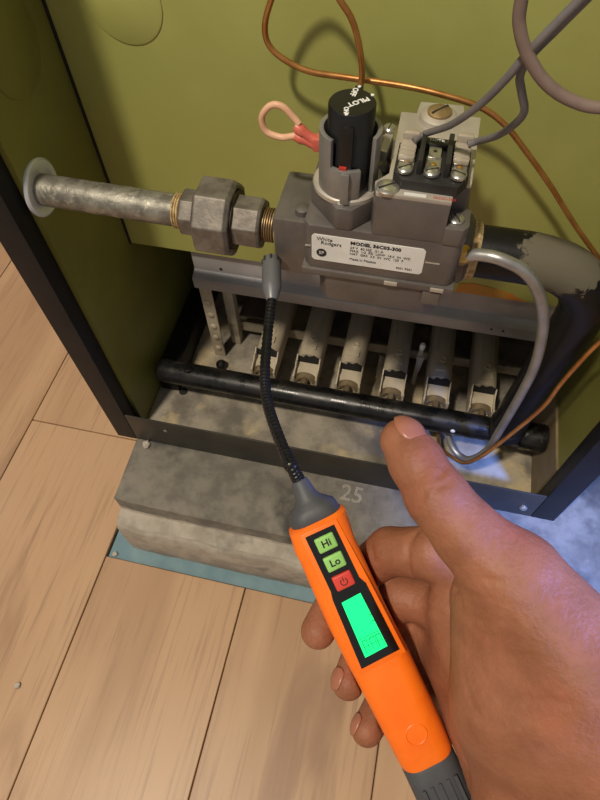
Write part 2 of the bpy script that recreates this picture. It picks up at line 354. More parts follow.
# ================================================================== BURNERS
def burner():
    r = .0135
    root = empty('burner_tube', (0, 0, 0))
    def sec(y, rr=r, h=.004): # arched section, straight lower walls
        P = []
        for k in range(13):
            a = math.pi*k/12; P.append((rr*math.cos(a), y, rr*math.sin(a)+h))
        P += [(-rr, y, -.016), (rr, y, -.016)]
        return P
    m = MB(); m.rings([sec(.022), sec(.03), sec(.10), sec(.155, r*1.02), sec(.205, r*1.02)]); m.build('tube', 'burner', root, local=True)
    # raised seam and pad on the crown
    m = MB(); m.box(-.0065, .0065, .030, .038, .0165, .0183); m.build('pad', 'burner', root, bevel=.0005, local=True)
    m = MB(); m.lathe([(.0042, 0), (.0042, .0010), (.0032, .0016), (.0024, .001)], (.0008, .046, .0168), 'z', 16); m.build('embossed_mark', 'burner', root, local=True)
    m = MB()
    for sx in (-1, 1): m.box(sx*.006-.0006, sx*.006+.0006, .055, .095, .0152, .0168)
    m.build('slot_seam', 'burner', root, local=True)
    # open throat: side cheeks with torn upper edges, front collar and dark inside
    for sx in (-1, 1):
        m = MB(); top = [(0, .004), (.005, .0065), (.009, .006), (.013, .011), (.017, .010), (.022, .0145)] if sx < 0 else [(0, .003), (.007, .004), (.012, .0035), (.016, .006), (.019, .009), (.022, .012)]
        poly = [(0, -.016)] + [(a, b) for a, b in top] + [(.022, -.016)]
        x0, x1 = (-.0135, -.0122) if sx < 0 else (.0122, .0135)
        m.prism(poly, x0, x1, 'x'); m.build('cheek', 'burner', root, local=True)
    m = MB(); m.prism([(-.0122, .014), (-.006, .011), (-.0035, .016), (.001, .0135), (.006, .0172), (.0122, .0128), (.0122, .0015), (-.0122, .0015)], .0212, .0216, 'y'); m.build('throat_shadow_plate', 'gap_shade', root, local=True)
    m = MB(); m.prism([(.001, -.016), (.001, -.004), (.012, .0005), (.0212, .0015), (.0212, -.016)], -.0122, .0122, 'x'); m.build('throat_floor', 'burner', root, local=True)
    m = MB()
    R = []
    for k in range(13):
        a = math.pi*k/12; c_, s_ = math.cos(a), math.sin(a)
        R.append([(.0085*c_, -.0015, .0085*s_-.006), (.0118*c_, -.0015, .0105*s_-.006), (.0118*c_, .006, .0105*s_-.006), (.0085*c_, .006, .0085*s_-.006)])
    m.rings(R); m.build('front_collar', 'brass_dirty', root, local=True)
    m = MB()
    for sx in (-1, 1): m.box(sx*.013-.0012, sx*.013+.0012, -.002, .0002, -.016, .0045)
    m.box(-.013, .013, -.002, .0002, -.016, -.0085)
    m.build('end_bracket', 'burner', root, bevel=.0004, local=True)
    return root
def copy_tree(o, parent=None):
    c = o.copy(); COL.objects.link(c); c.parent = parent
    for ch_ in o.children: copy_tree(ch_, c)
    return c
BX = [-.1355, -.0865, -.0375, .0115, .0605, .1095]
bl = ['ridged steel burner tube standing next to the perforated strap', 'ridged steel burner tube second from the perforated strap', 'ridged steel burner tube third from the perforated strap',
      'ridged steel burner tube fourth from the perforated strap', 'ridged steel burner tube second from the black riser pipe', 'ridged steel burner tube next to the black riser pipe']
proto = burner()
for i, x in enumerate(BX):
    o = proto if i == 0 else copy_tree(proto)
    o.location = (x, .3535, .1545); tag(o, bl[i], 'burner', 'row of burner tubes in the cabinet')

pil = empty('pilot_burner', (.0365, .405, .105)); tag(pil, 'small pilot burner bracket with white ceramic tip between two burner tubes', 'pilot burner')
MB().box(.0335, .0385, .404, .406, .1052, .182).build('bracket', 'burner', pil, bevel=.0005)
MB().prism([(.0325, .165), (.041, .165), (.0395, .140), (.0375, .128), (.0355, .14)], .4015, .4038, 'y').build('pilot_hood', 'burner', pil, bevel=.0005)
MB().lathe([(.0026, 0), (.0032, .002), (.0032, .006), (.002, .0085)], (.036, .4032, .180), 'z', 14).build('ceramic_tip', 'white_ink', pil)

# ================================================================== MANIFOLD with riser
man = empty('gas_manifold', (-.04, .328, .150)); tag(man, 'black iron gas manifold with bent riser pipe in front of the burners', 'pipe')
MY, MZ = .330, .157
MB().lathe([(.0, 0), (.0095, 0), (.0125, .0015), (.0134, .006), (.0134, .424), (.0134, .4255), (.0115, .4275), (.0, .428)][1:-1], (-.252, MY, MZ), 'x', 28).build('header_tube', 'black_pipe', man)
MB().lathe([(.0145, 0), (.0152, .002), (.0152, .024), (.0145, .026)], (.150, MY, MZ), 'x', 28).build('end_cap', 'black_pipe', man)
ris = [(.0394, .298, .427), (.060, .298, .427), (.082, .298, .4265), (.100, .2985, .422), (.1155, .2995, .4115), (.1245, .3015, .396), (.1285, .304, .376), (.130, .309, .33), (.1312, .316, .27), (.1325, .323, .215), (.1335, .327, .178)]
MB().tube(ris, .0168, 24, 6).build('riser', 'dusty_pipe', man)
MB().lathe([(.0168, 0), (.0185, .002), (.0185, .016), (.0170, .018)], (.1335, .3275, .163), 'z', 24).build('riser_collar', 'black_pipe', man)
for x in (-.2135,): 
    m = MB(); m.lathe([(.0045, 0), (.0045, .003), (.0032, .0042)], (x, MY-.002, MZ+.0125), 'z', 6); m.build('header_bolt', 'black_pipe', man)
m = MB(); m.lathe([(.0025, 0), (.0025, .001), (.0012, .0018)], (.081, MY-.0125, MZ+.004), (Vector((1, 0, 0)), Vector((0, 0, 1)), Vector((0, -1, 0))), 10); m.build('paint_fleck', 'white_ink', man)
for x in BX:
    m = MB(); m.lathe([(.004, 0), (.004, .008), (.0024, .011)], (x, MY+.012, MZ), (Vector((1, 0, 0)), Vector((0, 0, 1)), Vector((0, 1, 0))), 6); m.build('orifice', 'brass_dirty', man)

# ================================================================== GAS SUPPLY PIPE
PY, PZ = .298, .427
gp = empty('gas_pipe', (-.26, PY, PZ)); tag(gp, 'galvanised gas pipe with hexagonal union entering through the side panel', 'pipe')
MB().lathe([(.0112, 0), (.0112, .1016), (.0108, .1056)], (-.2657, PY, PZ), 'x', 28).build('pipe', 'galv', gp)
m = MB()
for k in range(4): m.lathe([(.0113, 0), (.0122, .0006), (.0122, .0012), (.0113, .0018)], (-.1628+.0018*k, PY, PZ), 'x', 28)
m.build('thread', 'dope', gp)
MB().lathe([(.0150, 0), (.0165, .0015), (.0165, .013), (.0160, .015)], (-.1565, PY, PZ), 'x', 8, .39).build('union_end', 'iron', gp, bevel=.0006, smooth=False)
MB().lathe([(.0225, 0), (.0268, .0025), (.0268, .0235), (.024, .0262), (.0215, .0262), (.0215, .022)], (-.1445, PY, PZ), 'x', 8, .39).build('union_nut', 'iron', gp, bevel=.0008, smooth=False)
MB().lathe([(.0200, 0), (.0200, .003)], (-.1205, PY, PZ), 'x', 32).build('union_ring', 'iron_dark', gp)
MB().lathe([(.0178, 0), (.0178, .0188), (.0165, .0208)], (-.1195, PY, PZ), 'x', 8, .39).build('union_tail', 'iron', gp, bevel=.0007, smooth=False)
MB().lathe([(.0106, 0), (.0106, .017)], (-.1000, PY, PZ), 'x', 28).build('nipple', 'iron_dark', gp)
m = MB()
for k in range(5): m.lathe([(.0106, 0), (.0116, .0005), (.0116, .0009), (.0106, .0014)], (-.0985+.0016*k, PY, PZ), 'x', 28)
m.build('nipple_thread', 'bronze', gp)
m = MB(); m.lathe([(.0110, 0), (.0124, .001), (.0118, .002), (.0126, .003), (.0108, .004)], (-.0897, PY, PZ), 'x', 24); m.build('pipe_dope', 'dope', gp)

gp.rotation_euler.y = math.radians(1.0)

# ================================================================== GAS VALVE (local millimetres, origin on the pipe axis)
VO = Vector((0, PY, PZ))
val = empty('gas_valve', VO); tag(val, 'cast aluminium gas control valve with black knob and white rating label', 'valve')
K = .001
def vb(): return MB(K)
FRONT = (Vector((1, 0, 0)), Vector((0, 0, 1)), Vector((0, -1, 0)))
body = vb().prism([(-61, -41), (-57, -45), (27, -45), (31, -41), (31, 43), (-61, 43)], 9.5, 43).build('main_body', 'alu', val, bevel=2, local=True)
vb().box(-62, 32, -46.5, 45, 5, 9.8).build('body_flange', 'alu', val, bevel=1, local=True)
cov = vb().prism([(-52, -36), (-46, -43.5), (16, -43.5), (24, -38), (24, 38), (-52, 38)], -19, 5.2, top=1.02).build('lower_cover', 'alu', val, bevel=1.5, local=True)
vb().prism([(14, -46), (25, -46), (27, -30), (14, -30)], -7, 4).build('cover_lug', 'alu', val, bevel=.8, local=True)
for x0, x1 in ((-10, -2), (18, 26)): vb().box(x0, x1, -47.4, -46, 6.2, 9).build('flange_clip', 'alu_light', val, bevel=.3, local=True)
vb().box(-86, -58, -23, 25, -21, 24).build('inlet_boss', 'alu', val, bevel=2, local=True)
vb().lathe([(5, 0), (5, 5), (3, 6)], (-68, -14, 23), 'z', 10).build('boss_nub', 'alu', val, local=True)
vb().lathe([(22, 0), (22, 7), (20, 9)], (30, 0, 0), 'x', 28).build('outlet_boss', 'alu', val, local=True)
m = vb(); m.lathe([(17.2, 0), (19.5, 1.5), (18.6, 3), (19.2, 5), (17.4, 7)], (38, 0, 0), 'x', 24); m.build('outlet_dope', 'dope', val, local=True)
# rating label on the front
lab = vb().prism([(-55.5, 19), (-54, 17.3), (9.5, 17.3), (11, 19), (11, 35.6), (9.5, 37.2), (-54, 37.2), (-55.5, 35.6)], -45.5, -44.9, 'y').build('rating_label', 'label', body, local=True)
def lt(n, s, x, z, size, al='LEFT', b=0, sx=1): text(n, s, size*K, M4((x*K, -.0456, z*K), (90, 0, 0)), 'black_ink', body, extrude=.00008, align=al, bold=b*K, sx=sx)
lt('label_text', 'White', -52.5, 34.2, 3.7); lt('label_text', 'Rodgers', -50, 31.4, 3.7)
lt('label_text', 'MODEL 36C03-300', -32.5, 34.2, 3.3, b=.12, sx=1.1)
lt('label_text', '24 V  60 HZ  .21 A', -32.5, 30.8, 2.5); lt('label_text', 'MAX  1/2  PSI  LOW  14.0  IN  WC', -32.5, 28.4, 2.4); lt('label_text', 'NAT  GAS  3.5  IN  WC  125  F', -32.5, 26.0, 2.4)
lt('label_text', 'Made in Mexico', -32.5, 21.8, 2.5); lt('label_text', '9001 9301', -4.5, 20.0, 2.3)
vb().lathe([(3.1, 0), (3.1, .25)], (-49.5, -45.4, 23.5), FRONT, 24).build('certification_mark', 'black_ink', lab, local=True)
text('certification_letters', 'SP', 3.4*K, M4((-.0495, -.0457, .0235), (90, 0, 0)), 'label', body, extrude=.00005)
for x0, x1 in ((-59.5, -56.2), (11.8, 20)): vb().box(x0, x1, -45.4, -44.8, 27, 27.8).build('body_rib', 'alu_light', body, local=True)
# knob tower
vb().prism([(-60, -26), (-60, -4), (-52, 6), (-38, 10), (-24, 6), (-18, -4), (-17, -28), (-33, -45.5), (-42, -45.5)], 42.8, 57.5).build('tower_base', 'alu', val, bevel=1.6, local=True)
vb().lathe([(20, 0), (20, 2.4), (18.8, 3.6)], (-39, -22, 57), 'z', 40).build('tower_ring', 'alu_light', val, local=True)
KX, KY = -39, -25
vb().arc(KX, KY, 13.9, 16.4, 60, 242, 60, 93.5, 30).build('sleeve', 'sleeve', val, bevel=.4, local=True)
vb().arc(KX, KY, 13.9, 16.4, 241, 302, 60, 78, 12).build('sleeve', 'sleeve', val, bevel=.4, local=True)
vb().arc(KX, KY, 13.9, 16.4, 332, 419, 60, 93, 16).build('sleeve', 'sleeve', val, bevel=.4, local=True)
vb().box(KX-1.4, KX+3.2, KY-18.4, KY-15.6, 59, 77.5).build('sleeve_rib', 'sleeve', val, bevel=.5, local=True)
knob = vb().lathe([(12.4, 0), (12.4, 18), (12.0, 18.6), (12.0, 42.6), (11.4, 43.4)], (KX, KY, 63), 'z', 40).build('knob', 'knob_black', val, local=True)
vb().box(KX-3.4, KX+3.4, KY-14, KY-8, 76, 101).build('knob_grip', 'knob_black', knob, bevel=.7, local=True)
vb().box(KX-1.2, KX+3.2, KY+8, KY+15, 97, 106.35).build('knob_pointer', 'knob_black', knob, bevel=.8, local=True)
def kt(s, x, y, rz, size=5.2): text('knob_text', s, size*K, M4(((KX+x)*K, (KY+y)*K, .10645), (0, 0, rz)), 'white_ink', knob, extrude=.00012, bold=.00012)
kt('OFF', -.6, 8.4, -97, 4.1); kt('PILOT', 2.8, .4, 219, 4.5); kt('ON', -1.8, -7.6, -80, 3.4)
for x, y in ((1.2, 13.4), (8.8, 7.4), (-1.0, -10.9)): vb().lathe([(.9, 0), (.9, .4)], (KX+x, KY+y, 106.3), 'z', 12).build('knob_dot', 'white_ink', knob, local=True)
vb().box(KX-3, KX+1, KY-15.4, KY-13.6, 77.6, 79.6).build('indicator_tab', 'red', val, bevel=.3, local=True)
# solenoid block
top = [(-17.5, 29), (-8.5, 29), (-7.4, 41), (18, 41.8), (19, 32), (28.5, 31.5), (27.5, -29), (19, -30), (18.5, -45), (-21, -45), (-23, -36), (-16.5, -28)]
sol = vb().prism(top, 42.8, 68.6).build('solenoid_housing', 'alu', val, bevel=.6, local=True)
vb().prism(top, 68.4, 71).build('lit_top_plate', 'alu_light', sol, bevel=.7, local=True)  # top painted paler than the housing sides, as overhead light leaves it
vb().prism([(18, -46), (28, -46), (31, -42), (31, -28), (18, -28)], 42.8, 54.5).build('screw_lug', 'alu', val, bevel=1, local=True)
def screw(name, x, y, z, r, m='screw', parent=val, rz=30, h=2.2):
    o = vb().lathe([(r, 0), (r, h*.6), (r*.75, h), (r*.3, h*1.08)], (x, y, z), 'z', 20).build(name, m, parent, local=True)
    s = vb().box(-r*.85, r*.85, -r*.09, r*.09, h*.8, h*1.12).build('screw_slot', 'slot', o, local=True)
    s.location = (x*K, y*K, z*K); s.rotation_euler.z = math.radians(rz); return o
screw('lug_screw', 23.5, -38.5, 54.4, 4.2, rz=-60)
screw('cover_screw', -15.5, -40.5, 70.6, 6.2, rz=35, h=2.4)
screw('tower_screw', -40, -40.3, 57.3, 3.0, rz=20)
vb().lathe([(11.5, 0), (10.5, 3), (8, 4.6)], (4.5, 25, 70.8), 'z', 28).build('adjuster_boss', 'alu_light', val, local=True)
screw('adjuster_screw', 4.5, 24.5, 75, 7.0, 'bronze', rz=48, h=2.6)
for x, z in ((-21.5, 55), ): vb().lathe([(3.2, 0), (3.2, 16), (2, 17)], (x, 3, z), 'z', 14).build('lever_post', 'alu_light', val, local=True)
screw('lever_screw', -21.5, 7, 73, 3.6, rz=80)
vb().prism([(-24, -12), (-20, -13), (-18.5, 6), (-23.5, 9)], 66, 72.5).build('lever', 'alu_light', val, bevel=.8, local=True)
vb().lathe([(3.2, 0), (3.4, 2), (2.2, 4.5)], (-21.5, -8.5, 58), 'z', 14).build('lever_foot', 'alu_light', val, local=True)
# printed strip along the housing's front edge
vb().box(-6.5, 5, -44.2, -41.8, 70.95, 71.15).build('printed_mark', 'label', sol, local=True)
text('printed_text', '36C03-300', 2.6*K, M4((.0085, -.0432, .07112), (0, 0, -1)), 'red', sol, extrude=.00005, align='LEFT')
# terminal block
tb = vb().prism([(-14, -34), (-9, -40), (20, -40.8), (24.6, -33), (24.6, -10), (-14, -9)], 70.9, 77).build('terminal_block', 'plastic_black', val, bevel=.7, local=True)
vb().prism([(-6.5, -6), (17.5, -6.4), (17.5, -12), (-6.5, -12)], 70.9, 80).build('terminal_backstop', 'plastic_black', tb, bevel=.5, local=True)
text('terminal_text', 'TH/TR', 3*K, M4((.0055, -.0085, .0801), (0, 0, 0)), 'white_ink', tb, extrude=.00005)
for x in (-1.2, 12.8): vb().box(x-1.3, x+1.3, -34.5, -9, 77, 85.5).build('terminal_rib', 'plastic_black', tb, bevel=.4, local=True)
for i, x in enumerate((-8.2, 5.6, 19.2)):
    t = vb().box(x-4, x+4, -34.5, -20, 77, 78.2).build('terminal', 'screw', tb, bevel=.2, local=True)
    screw('terminal_screw', x, -33.2, 78, 4.2, parent=tb, rz=(35, 25, -20)[i], h=2.4)
    vb().lathe([(1.6, 0), (1.6, .5), (1.2, .8)], (x+.2, -26.5, 78.1), 'z', 14).build('terminal_stud', 'brass', t, local=True)
    if i == 1:
        vb().box(x-3.3, x+3.3, -21, -12.5, 78.2, 79).build('spade_tab', 'screw', t, bevel=.2, local=True)
        vb().lathe([(1.1, 0), (1.1, .15)], (x, -16.3, 78.95), 'z', 12).build('spade_hole', 'slot', t, local=True)

# ================================================================== TUBES AND WIRES
pt = empty('pilot_tube', (.09, .29, .15)); tag(pt, 'bent aluminium pilot gas tube with brass fitting on the valve', 'tube')
MB().tube([(.0345, .266, .4515), (.0425, .264, .4555), (.0543, .261, .457), (.0697, .260, .4504), (.0838, .262, .4309), (.0966, .268, .397), (.106, .273, .3505), (.1097, .278, .3013), (.1131, .288, .2277), (.1133, .292, .1791), (.1059, .297, .1453), (.0971, .303, .1340), (.0860, .314, .1335), (.076, .34, .134)], .0037, 14, 8).build('tube', 'alu_tube', pt)
m = MB(); m.lathe([(.0062, 0), (.0062, .004), (.0045, .006), (.0045, .009)], (.0305, .267, .4505), 'x', 6); m.build('brass_fitting', 'brass', pt)
# thermocouple lead: from the valve's rear up and round, along the back panel and down to the burners
tl = MB().tube([(-.0453, .336, .4725), (-.0453, .342, .485), (-.0455, .350, .4955), (-.0456, .352, .5057), (-.0483, .352, .5199), (-.0532, .352, .533), (-.0605, .352, .5426), (-.0719, .353, .5562), (-.082, .355, .560), (-.0925, .356, .553), (-.101, .357, .5383), (-.1062, .357, .5235), (-.1045, .357, .5123), (-.0947, .357, .5042), (-.0789, .3575, .4984), (-.0565, .360, .4957), (-.0218, .360, .4943), (.0031, .358, .4926), (.0286, .357, .4877), (.0464, .357, .4779), (.0632, .357, .4626), (.0867, .357, .4392), (.114, .357, .4093), (.1418, .354, .3827), (.166, .345, .360), (.172, .325, .358), (.161, .295, .375), (.150, .286, .381), (.143, .285, .3725), (.139, .285, .3473), (.1359, .285, .3153), (.1342, .285, .2811), (.1224, .285, .2271), (.1098, .283, .1869), (.0975, .284, .1590), (.085, .292, .151), (.072, .308, .140), (.068, .34, .132)], .0019, 10, 6).build('thermocouple_lead', 'copper'); tag(tl, 'thin copper thermocouple lead looping behind the valve and down to the burners', 'tube')
w1 = MB().tube([(-.0065, .283, .5095), (-.001, .2875, .5115), (.0105, .272, .528), (.0205, .258, .5478), (.0272, .25, .5639), (.0311, .247, .5739), (.0361, .243, .5855), (.0445, .24, .6008), (.0504, .235, .6134), (.07, .23, .64)], .0018, 12, 8).build('lead_wire', 'wire_grey'); tag(w1, 'grey lead wire on the terminal beside the knob', 'wire', 'grey lead wires')
w2 = MB().tube([(.0215, .2855, .5095), (.0262, .2862, .5115), (.0335, .272, .5252), (.0387, .264, .5372), (.0398, .258, .547), (.0358, .2545, .5570), (.0330, .2535, .5645), (.0345, .2515, .5735), (.0400, .2475, .5855), (.0480, .2445, .6005), (.0545, .2405, .614), (.075, .235, .64)], .0018, 12, 8).build('lead_wire', 'wire_grey'); tag(w2, 'grey lead wire on the terminal farthest from the knob', 'wire', 'grey lead wires')
cb = MB().tube([(.0232, .25-.006, .625), (.0240, .244, .6059), (.0245, .244, .5953), (.0262, .244, .5875), (.0322, .244, .5775), (.0425, .244, .5675), (.0543, .244, .5617), (.0665, .244, .560), (.0850, .246, .5625), (.12, .25, .57)], .0025, 14, 8).build('power_cable', 'cable'); tag(cb, 'thick brown cable curving above the grey lead wires', 'cable')
for i, (x, y, rz) in enumerate(((-.0088, .281, 0), (.0193, .2835, 0))):
    c = empty('spade_connector', (x, y, .5052)); tag(c, ('clear sleeved spade connector on the terminal beside the knob', 'clear sleeved spade connector on the terminal farthest from the knob')[i], 'connector', 'spade connectors on the terminals')
    MB().box(x-.0042, x+.0042, y-.0105, y+.006, .5054, .5082).build('sleeve', 'crimp_clear', c, bevel=.001)
    for k in range(4): MB().box(x-.0043, x+.0043, y-.0085+.0036*k, y-.0078+.0036*k, .5053, .5086).build('crimp_ridge', 'crimp_clear', c, bevel=.0002)
    MB().box(x-.0036, x+.0050, y+.0045, y+.0085, .5056, .5122).build('crimp_barrel', 'crimp_clear', c, bevel=.0012)
lp = empty('jumper_wire', (-.075, .295, .49)); tag(lp, 'short pink jumper wire loop with red crimp connectors beside the knob', 'wire')
MB().tube([(-.0715, .2945, .504), (-.0745, .295, .507), (-.0806, .295, .5127), (-.0874, .295, .5128), (-.0932, .295, .5055), (-.0915, .295, .4969), (-.0833, .295, .4941), (-.0765, .2945, .4957), (-.0715, .2945, .4975)], .0019, 12, 8).build('wire', 'pink_wire', lp)
for a, b in (((-.074, .2945, .5025), (-.062, .293, .496)), ((-.074, .2945, .4965), (-.062, .293, .4935))):
    MB().tube([a, tuple((Vector(a)*.75+Vector(b)*.25)), tuple((Vector(a)*.5+Vector(b)*.5)), b], .003, 10, 2, radii=[.0026, .003, .0033, .0033, .0026, .0028, .0031][:7]).build('crimp', 'crimp_red', lp)
MB().box(-.063, -.056, .290, .2965, .4905, .4985).build('crimp_tab', 'crimp_red', lp, bevel=.0008)

# ================================================================== GAS DETECTOR PEN
pu = Vector((-.5544, .6279, .5462)).normalized(); pn = Vector((.2216, -.5213, .8241)); pn = (pn-pu*pn.dot(pu)).normalized(); pw = pu.cross(pn)
pm = Matrix.Identity(4)
for i in range(3): pm[i][0] = pw[i]; pm[i][1] = pu[i]; pm[i][2] = pn[i]
PA = Vector((-.0164, .0864, .4546))
for i in range(3): pm[i][3] = PA[i]
pen = empty('gas_detector', m=pm); tag(pen, 'orange handheld gas leak detector with green lit display and gooseneck probe', 'detector')
def pb(): return MB(K)
def rrect(y, x0, x1, z0, z1, r, n=5):
    P = []
    r = min(r, (x1-x0)/2-.05, (z1-z0)/2-.05)
    for cx, cz, a0 in ((x1-r, z1-r, 0), (x0+r, z1-r, 90), (x0+r, z0+r, 180), (x1-r, z0+r, 270)):
        for k in range(n+1):
            a = math.radians(a0+90*k/n); P.append((cx+r*math.cos(a), y, cz+r*math.sin(a)))
    return P
pbod = pb().rings([rrect(0, -12.5, 12.0, -20, -1.5, 7), rrect(-1.5, -14.4, 13.4, -22, .2, 8), rrect(-10, -15.6, 12.4, -23, .6, 7), rrect(-14, -15.2, 11.8, -23, .2, 6), rrect(-34, -15.8, 11.8, -23, 0, 6), rrect(-48, -16, 11.8, -23, 0, 6), rrect(-69, -15.4, 12.6, -23, 0, 6.5), rrect(-74, -15, 12.9, -23, 1.2, 7.5), rrect(-100, -14, 13.2, -22.5, 1.4, 8.5), rrect(-122, -13.2, 13, -21, 1.0, 8.5), rrect(-124.5, -12.6, 12.6, -20.5, .4, 8)]).build('body', 'orange', pen, local=True)
# raised rim round the face
rim_o = [(-10.4, -1.6), (7.6, -1.8), (9.6, -34), (11.2, -70.5), (-12.2, -71), (-11.2, -34)]
face_p = [(-8.4, -3.4), (5.6, -3.6), (6.0, -30), (7.6, -33.6), (9.0, -68), (-10.2, -68.4), (-9.0, -34.2), (-8.2, -30.4)]
pb().prism(rim_o, -1.0, .75).build('face_rim', 'orange', pbod, bevel=.6, local=True)
fc = pb().prism(face_p, -1, 1.0).build('face_panel', 'face_black', pbod, bevel=.2, local=True)
def button(y, m, name):
    return pb().prism([(-5.6, y-3.6), (3.6, y-3.6), (3.6, y+3.6), (-5.6, y+3.6)], .9, 2.6, top=.94).build(name, m, pbod, bevel=.9, seg=3, local=True)
def ptxt(s, x, y, size, m, par, z=2.63, rz=0): return text('button_text', s, size*K, M4((x*K, y*K, z*K), (0, 0, rz)), m, par, extrude=.00005, bold=.00012)
b1 = button(-9.3, 'btn_green', 'high_button'); ptxt('Hi', -1.0, -9.3, 4.6, 'black_ink', b1)
b2 = button(-18.6, 'btn_green', 'low_button'); ptxt('Lo', -1.0, -18.6, 4.6, 'black_ink', b2)
b3 = button(-28, 'btn_red', 'power_button')
m = pb(); R = []
for k in range(17):
    a = math.radians(125+290*k/16); c_, s_ = math.cos(a), math.sin(a); R.append([(-1+1.35*c_, -28.2+1.35*s_, 2.55), (-1+1.75*c_, -28.2+1.75*s_, 2.55), (-1+1.75*c_, -28.2+1.75*s_, 2.7), (-1+1.35*c_, -28.2+1.35*s_, 2.7)])
m.rings(R); m.box(-1.2, -.8, -28, -26, 2.55, 2.7); m.build('power_symbol', 'black_ink', b3, local=True)
lcd = pb().prism([(-5.9, -37), (3.5, -36.6), (4.6, -64), (-6.6, -64.4)], .9, 1.06).build('display', 'lcd', pbod, local=True)
def seg(x0, x1, y0, y1): pb().box(x0, x1, y0, y1, 1.05, 1.1).build('display_segment', 'lcd_seg', lcd, local=True)
for x in (-5.2, -1.6, 1.4):
    for a, b in ((0, 1), (1, 0)):
        pass
    seg(x, x+.35, -62.8, -56.8); seg(x+.35, x+2.2, -57.2, -56.8); seg(x+2.2, x+2.5, -62.8, -56.8); seg(x+.35, x+2.2, -60, -59.7)
seg(-5.8, 4, -55.9, -55.6)
for y in (-47.5, -50.5): seg(2.6, 4.0, y-.2, y+.2)
pb().lathe([(5.2, 0), (5.2, .25), (4.8, .45), (4.4, .1)], (-.3, -107, 1.25), 'z', 40).build('thumb_mark', 'orange', pbod, local=True)
# grey head and tail
pb().rings([rrect(-.5, -12.2, 11.6, -20, -1.6, 7.5), rrect(1.2, -12.8, 11.6, -20.5, -1.2, 8), rrect(4.5, -12, 10.8, -19.8, -1.5, 8), rrect(6.2, -10.4, 9.2, -18.6, -2.2, 7.5), rrect(8.2, -7.4, 6.6, -16.8, -3.8, 6), rrect(10.5, -5.6, 5.0, -15.4, -5.2, 5), rrect(18, -4.2, 3.6, -14.2, -6.6, 3.7), rrect(18.8, -3.6, 3, -13.6, -7.2, 3.1)]).build('head_collar', 'grip_grey', pen, local=True)
tail = pb().rings([rrect(-123.5, -11.8, 11.8, -20, -.2, 8), rrect(-126, -13, 12.8, -21, 1, 8.5), rrect(-160, -13.2, 13.2, -22, 1, 9), rrect(-176, -11.5, 11.5, -20, -.5, 8.5)]).build('tail_cap', 'grip_grey', pen, local=True)
for x in (-8, -4, 0, 4, 8): pb().box(x-.8, x+.8, -170, -133, .7, 1.7).build('grip_rib', 'grip_grey', tail, bevel=.3, local=True)
# gooseneck (braided) and sensor head
gpts = [tuple(PA + pu*.016 + pn*(-.0104) - pw*.0003), tuple(PA + pu*.026 + pn*(-.0110) - pw*.0008), (-.0375, .1165, .4440), (-.0503, .1387, .4323), (-.0615, .1607, .4237), (-.0686, .1826, .4202), (-.0752, .2144, .4164), (-.0793, .2405, .4160)]
P = catmull(gpts, 26); rad = [.0029 + (.0004 if i % 3 == 0 else 0) for i in range(len(P))]
MB().tube([tuple(p) for p in P], .003, 12, 0, radii=rad).build('gooseneck', 'goose', pen)
t0 = Vector((-.0790, .2390, .4158)); t1 = Vector((-.0867, .2700, .4212)); dr = (t1-t0).normalized(); ea = dr.orthogonal().normalized(); eb = dr.cross(ea); LT = (t1-t0).length
sh = MB().lathe([(.0034, 0), (.0042, .002), (.0062, .009), (.0064, .011), (.0064, LT-.005), (.0060, LT-.004), (.0060, LT-.0008), (.0054, LT)], t0, (ea, eb, dr), 28).build('sensor_head', 'tip_grey', pen)
for k in range(8):
    a = 2*math.pi*k/8; q = ea*math.cos(a)+eb*math.sin(a)
    MB().lathe([(.0009, 0), (.0009, .0030)], t0+dr*(LT-.0036)+q*.0058, (ea, eb, dr), 8).build('sensor_slot', 'slot', sh)

# ================================================================== HAND  (one continuous surface grown from a distance field, millimetres)
FINGERS = {
    'index': [(56.4, 83.3, 433.0, 13.0), (35.7, 89.1, 437.4, 12.2), (17.7, 89.5, 426.4, 11.2), (-0.6, 76.0, 403.6, 9.2), (-9.1, 50.7, 403.9, 8.4)],
    'middle': [(69.4, 66.4, 411.5, 13.0), (47.5, 72.9, 414.2, 11.5), (26.8, 74.5, 407.8, 10.6), (15.5, 58.0, 385.6, 9.2), (9.5, 33.3, 388.3, 8.0)],
    'ring': [(82.9, 46.4, 390.5, 13.0), (64.8, 57.7, 394.1, 11.5), (46.1, 57.1, 385.0, 10.2), (31.6, 37.9, 367.6, 9.0), (22.9, 16.6, 370.4, 7.8)],
    'pinky': [(96.5, 26.7, 369.6, 12.0), (79.5, 36.1, 368.4, 10.0), (63.7, 32.9, 362.0, 8.8), (58.0, 19.7, 350.3, 7.8), (55.0, 10.0, 349.7, 6.8)],
}
THUMB = [(11.8, 110.2, 498.3, 9.0), (17.9, 102.6, 497.6, 10.4), (27.4, 90.7, 496.0, 11.6), (40.8, 80.7, 490.3, 12.8), (59.3, 70.2, 483.5, 18.0), (87.1, 46.1, 470.7, 25.5), (119.0, 19.7, 452.3, 27.0), (168.3, -7.8, 420.0, 26.0)]
